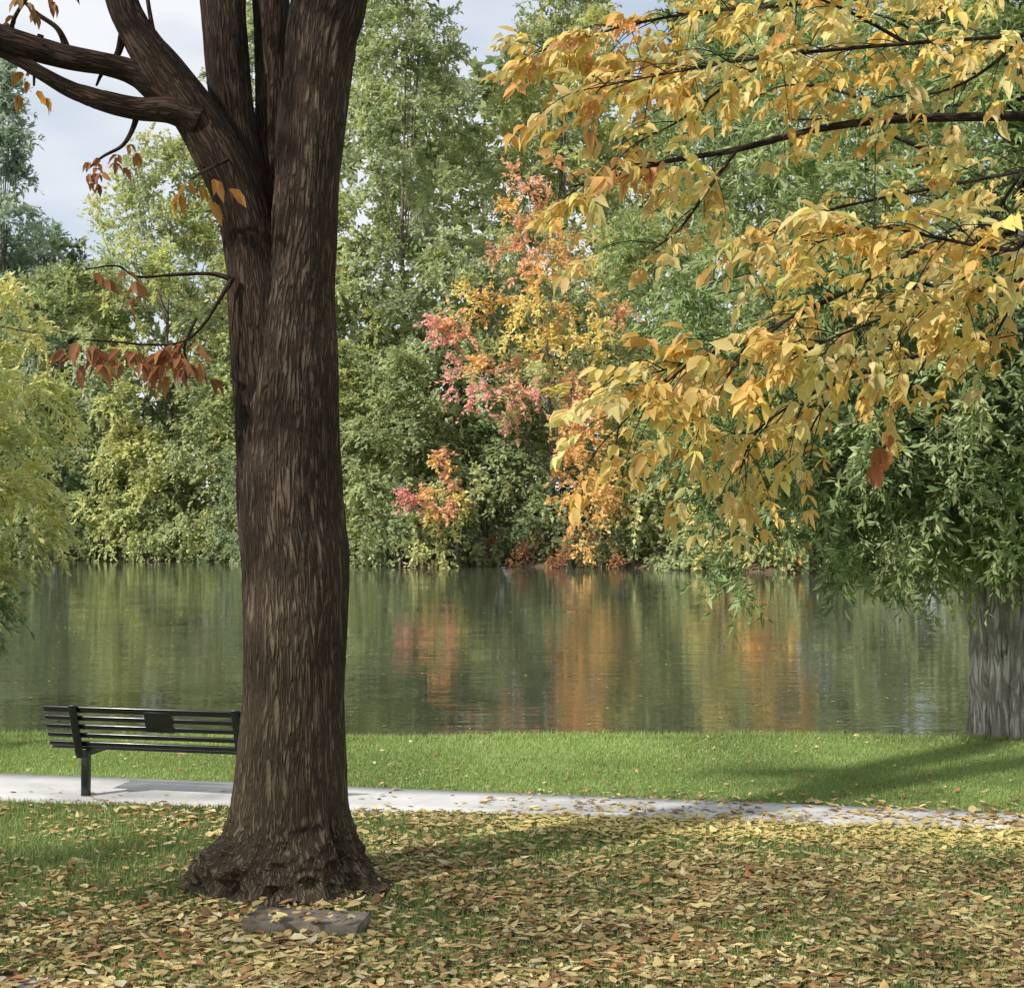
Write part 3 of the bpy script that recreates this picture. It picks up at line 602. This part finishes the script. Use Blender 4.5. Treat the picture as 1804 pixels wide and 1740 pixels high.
# ------------------------------------------------------------------ bench
m,nt,N,L=newmat('black_paint'); out=N.new('ShaderNodeOutputMaterial'); pb=N.new('ShaderNodeBsdfPrincipled')
pb.inputs['Base Color'].default_value=(.006,.008,.010,1); nz=N.new('ShaderNodeTexNoise'); nz.inputs['Scale'].default_value=30
mr=N.new('ShaderNodeMapRange'); mr.inputs[3].default_value=.15; mr.inputs[4].default_value=.32; L.new(nz.outputs['Fac'],mr.inputs[0]); L.new(mr.outputs[0],pb.inputs['Roughness']); L.new(pb.outputs[0],out.inputs[0])
pb.inputs['Specular IOR Level'].default_value=.7
M_black=m
def beams(name,lst,mat,parent,bev=.004):
    Vs=[];Fs=[];o=0
    for p0,p1,ax,w,th in lst:
        p0=np.array(p0,float);p1=np.array(p1,float); t=unit(p1-p0); a=np.array(ax,float); a=unit(a-t*np.dot(a,t)); b=np.cross(t,a)
        for p in (p0,p1):
            for sa,sb in ((-1,-1),(1,-1),(1,1),(-1,1)): Vs.append(p+a*sa*w/2+b*sb*th/2)
        Fs+= [[o,o+3,o+2,o+1],[o+4,o+5,o+6,o+7],[o,o+1,o+5,o+4],[o+1,o+2,o+6,o+5],[o+2,o+3,o+7,o+6],[o+3,o,o+4,o+7]]; o+=8
    ob=make_mesh(name,np.array(Vs),np.array(Fs),mat); ob.parent=parent
    bm=ob.modifiers.new('bev','BEVEL'); bm.width=bev; bm.segments=3
    return ob
bench=thing('park_bench',(-2.97,12.42,0.0),'black slatted metal park bench on posts facing the lake beside path','bench')
bench.rotation_euler=(0,0,math.radians(-12.5))
HL=.99; lean=np.array([0,-.13,.36]); b0=np.array([0,-.02,.455])
sl=[]
for i in range(5):
    c=b0+lean*((i+.35)/4.75)
    hgt=.046 if i<4 else .058
    sl.append(((-HL,c[1],c[2]),(HL,c[1],c[2]),lean,hgt,.024))
beams('backrest',sl,M_black,bench,.011)
sl=[]
for i in range(6):
    yv=.02+i*.075; zz=.43+(.012 if i==0 else 0)-(.02 if i==5 else 0)
    sl.append(((-HL,yv,zz),(HL,yv,zz),(0,1,0 if i<5 else -.5),.056,.024))
beams('seat',sl,M_black,bench,.011)
for sx in (-.70,.76):
    a=b0+np.array([sx,-.024,-.08]); t=b0+lean*1.03+np.array([sx,-.024,0])
    beams('leg',[((sx,.06,0),(sx,.06,.40),(1,0,0),.062,.062),((sx,.06,.0),(sx,.06,.012),(1,0,0),.14,.14),
                 ((sx,-.06,.385),(sx,.42,.385),(1,0,0),.05,.05),(tuple(a),tuple(t),(1,0,0),.07,.022)],M_black,bench)
pc=b0+lean*.66+np.array([.06,-.0145,0])
beams('plaque',[((pc-lean*.24),(pc+lean*.24),(1,0,0),.25,.005)],M_black,bench,.001)

# ------------------------------------------------------------------ stone slab
st=bpy.data.meshes.new('stone_slab')
import bmesh
bm=bmesh.new(); bmesh.ops.create_cube(bm,size=1); bmesh.ops.scale(bm,vec=(.68,.26,.08),verts=bm.verts)
bmesh.ops.subdivide_edges(bm,edges=bm.edges[:],cuts=7,use_grid_fill=True)
for v in bm.verts:
    q=np.array(v.co); n_=float(vnoise(np.array([q[0]*9+20]),np.array([q[1]*9+20]),np.array([q[2]*20+20]),3)[0])-.5
    v.co*=1+.05*n_; v.co.z+=.010*n_; v.co.x+=.02*v.co.y*3
bm.to_mesh(st); bm.free()
a=st.color_attributes.new('tint','FLOAT_COLOR','POINT')
for d_ in a.data: d_.color=(.21,.18,.15,1)
st.materials.append(M_stone)
so=bpy.data.objects.new('stone_slab',st); so.location=(-1.20,8.64,.062); so.rotation_euler=(0.04,.02,math.radians(-7)); COL.objects.link(so)
so["label"]="flat weathered brown stone slab lying at the base of tree"; so["category"]="stone"

# ------------------------------------------------------------------ light, world, camera
tosun=np.array([-.65,-.5,.62]); tosun/=np.linalg.norm(tosun)
from mathutils import Vector
sd=bpy.data.lights.new('sun','SUN'); sd.energy=5.0; sd.angle=math.radians(1.5); sd.color=(1,.94,.84)
so=bpy.data.objects.new('sun',sd); so.rotation_euler=Vector(-tosun).to_track_quat('-Z','Y').to_euler(); so.location=(-20,-10,30); COL.objects.link(so)
wld=bpy.data.worlds.new('World'); scene.world=wld; wld.use_nodes=True
nt=wld.node_tree; N=nt.nodes; L=nt.links; N.clear()
out=N.new('ShaderNodeOutputWorld'); bg=N.new('ShaderNodeBackground'); bg.inputs[1].default_value=.15
sky=N.new('ShaderNodeTexSky'); sky.sky_type='NISHITA'; sky.sun_disc=False; sky.sun_elevation=math.asin(tosun[2]); sky.sun_rotation=math.atan2(tosun[0],tosun[1])%(2*math.pi)
tc=N.new('ShaderNodeTexCoord'); mp=N.new('ShaderNodeMapping'); mp.inputs['Scale'].default_value=(1,1,2.6); L.new(tc.outputs['Generated'],mp.inputs[0])
nz=N.new('ShaderNodeTexNoise'); nz.inputs['Scale'].default_value=3.2; nz.inputs['Detail'].default_value=4; L.new(mp.outputs[0],nz.inputs['Vector'])
r=ramp(N,[(.36,(.35,.35,.35)),(.6,(1,1,1))]); L.new(nz.outputs['Fac'],r.inputs[0])
mx=N.new('ShaderNodeMixRGB'); L.new(r.outputs[0],mx.inputs[0]); L.new(sky.outputs[0],mx.inputs[1]); mx.inputs[2].default_value=(6.1,6.25,6.5,1)
L.new(mx.outputs[0],bg.inputs[0]); L.new(bg.outputs[0],out.inputs[0])
cam=bpy.data.cameras.new('camera'); cam.sensor_fit='HORIZONTAL'; cam.sensor_width=36; cam.lens=F/1804*36; cam.clip_end=3000
co=bpy.data.objects.new('camera',cam); co.location=(0,0,CAMZ); co.rotation_euler=(math.radians(90+math.degrees(math.atan(20/F))),0,0); COL.objects.link(co)
scene.camera=co
scene.view_settings.view_transform='Standard'; scene.view_settings.look='None'; scene.view_settings.exposure=0
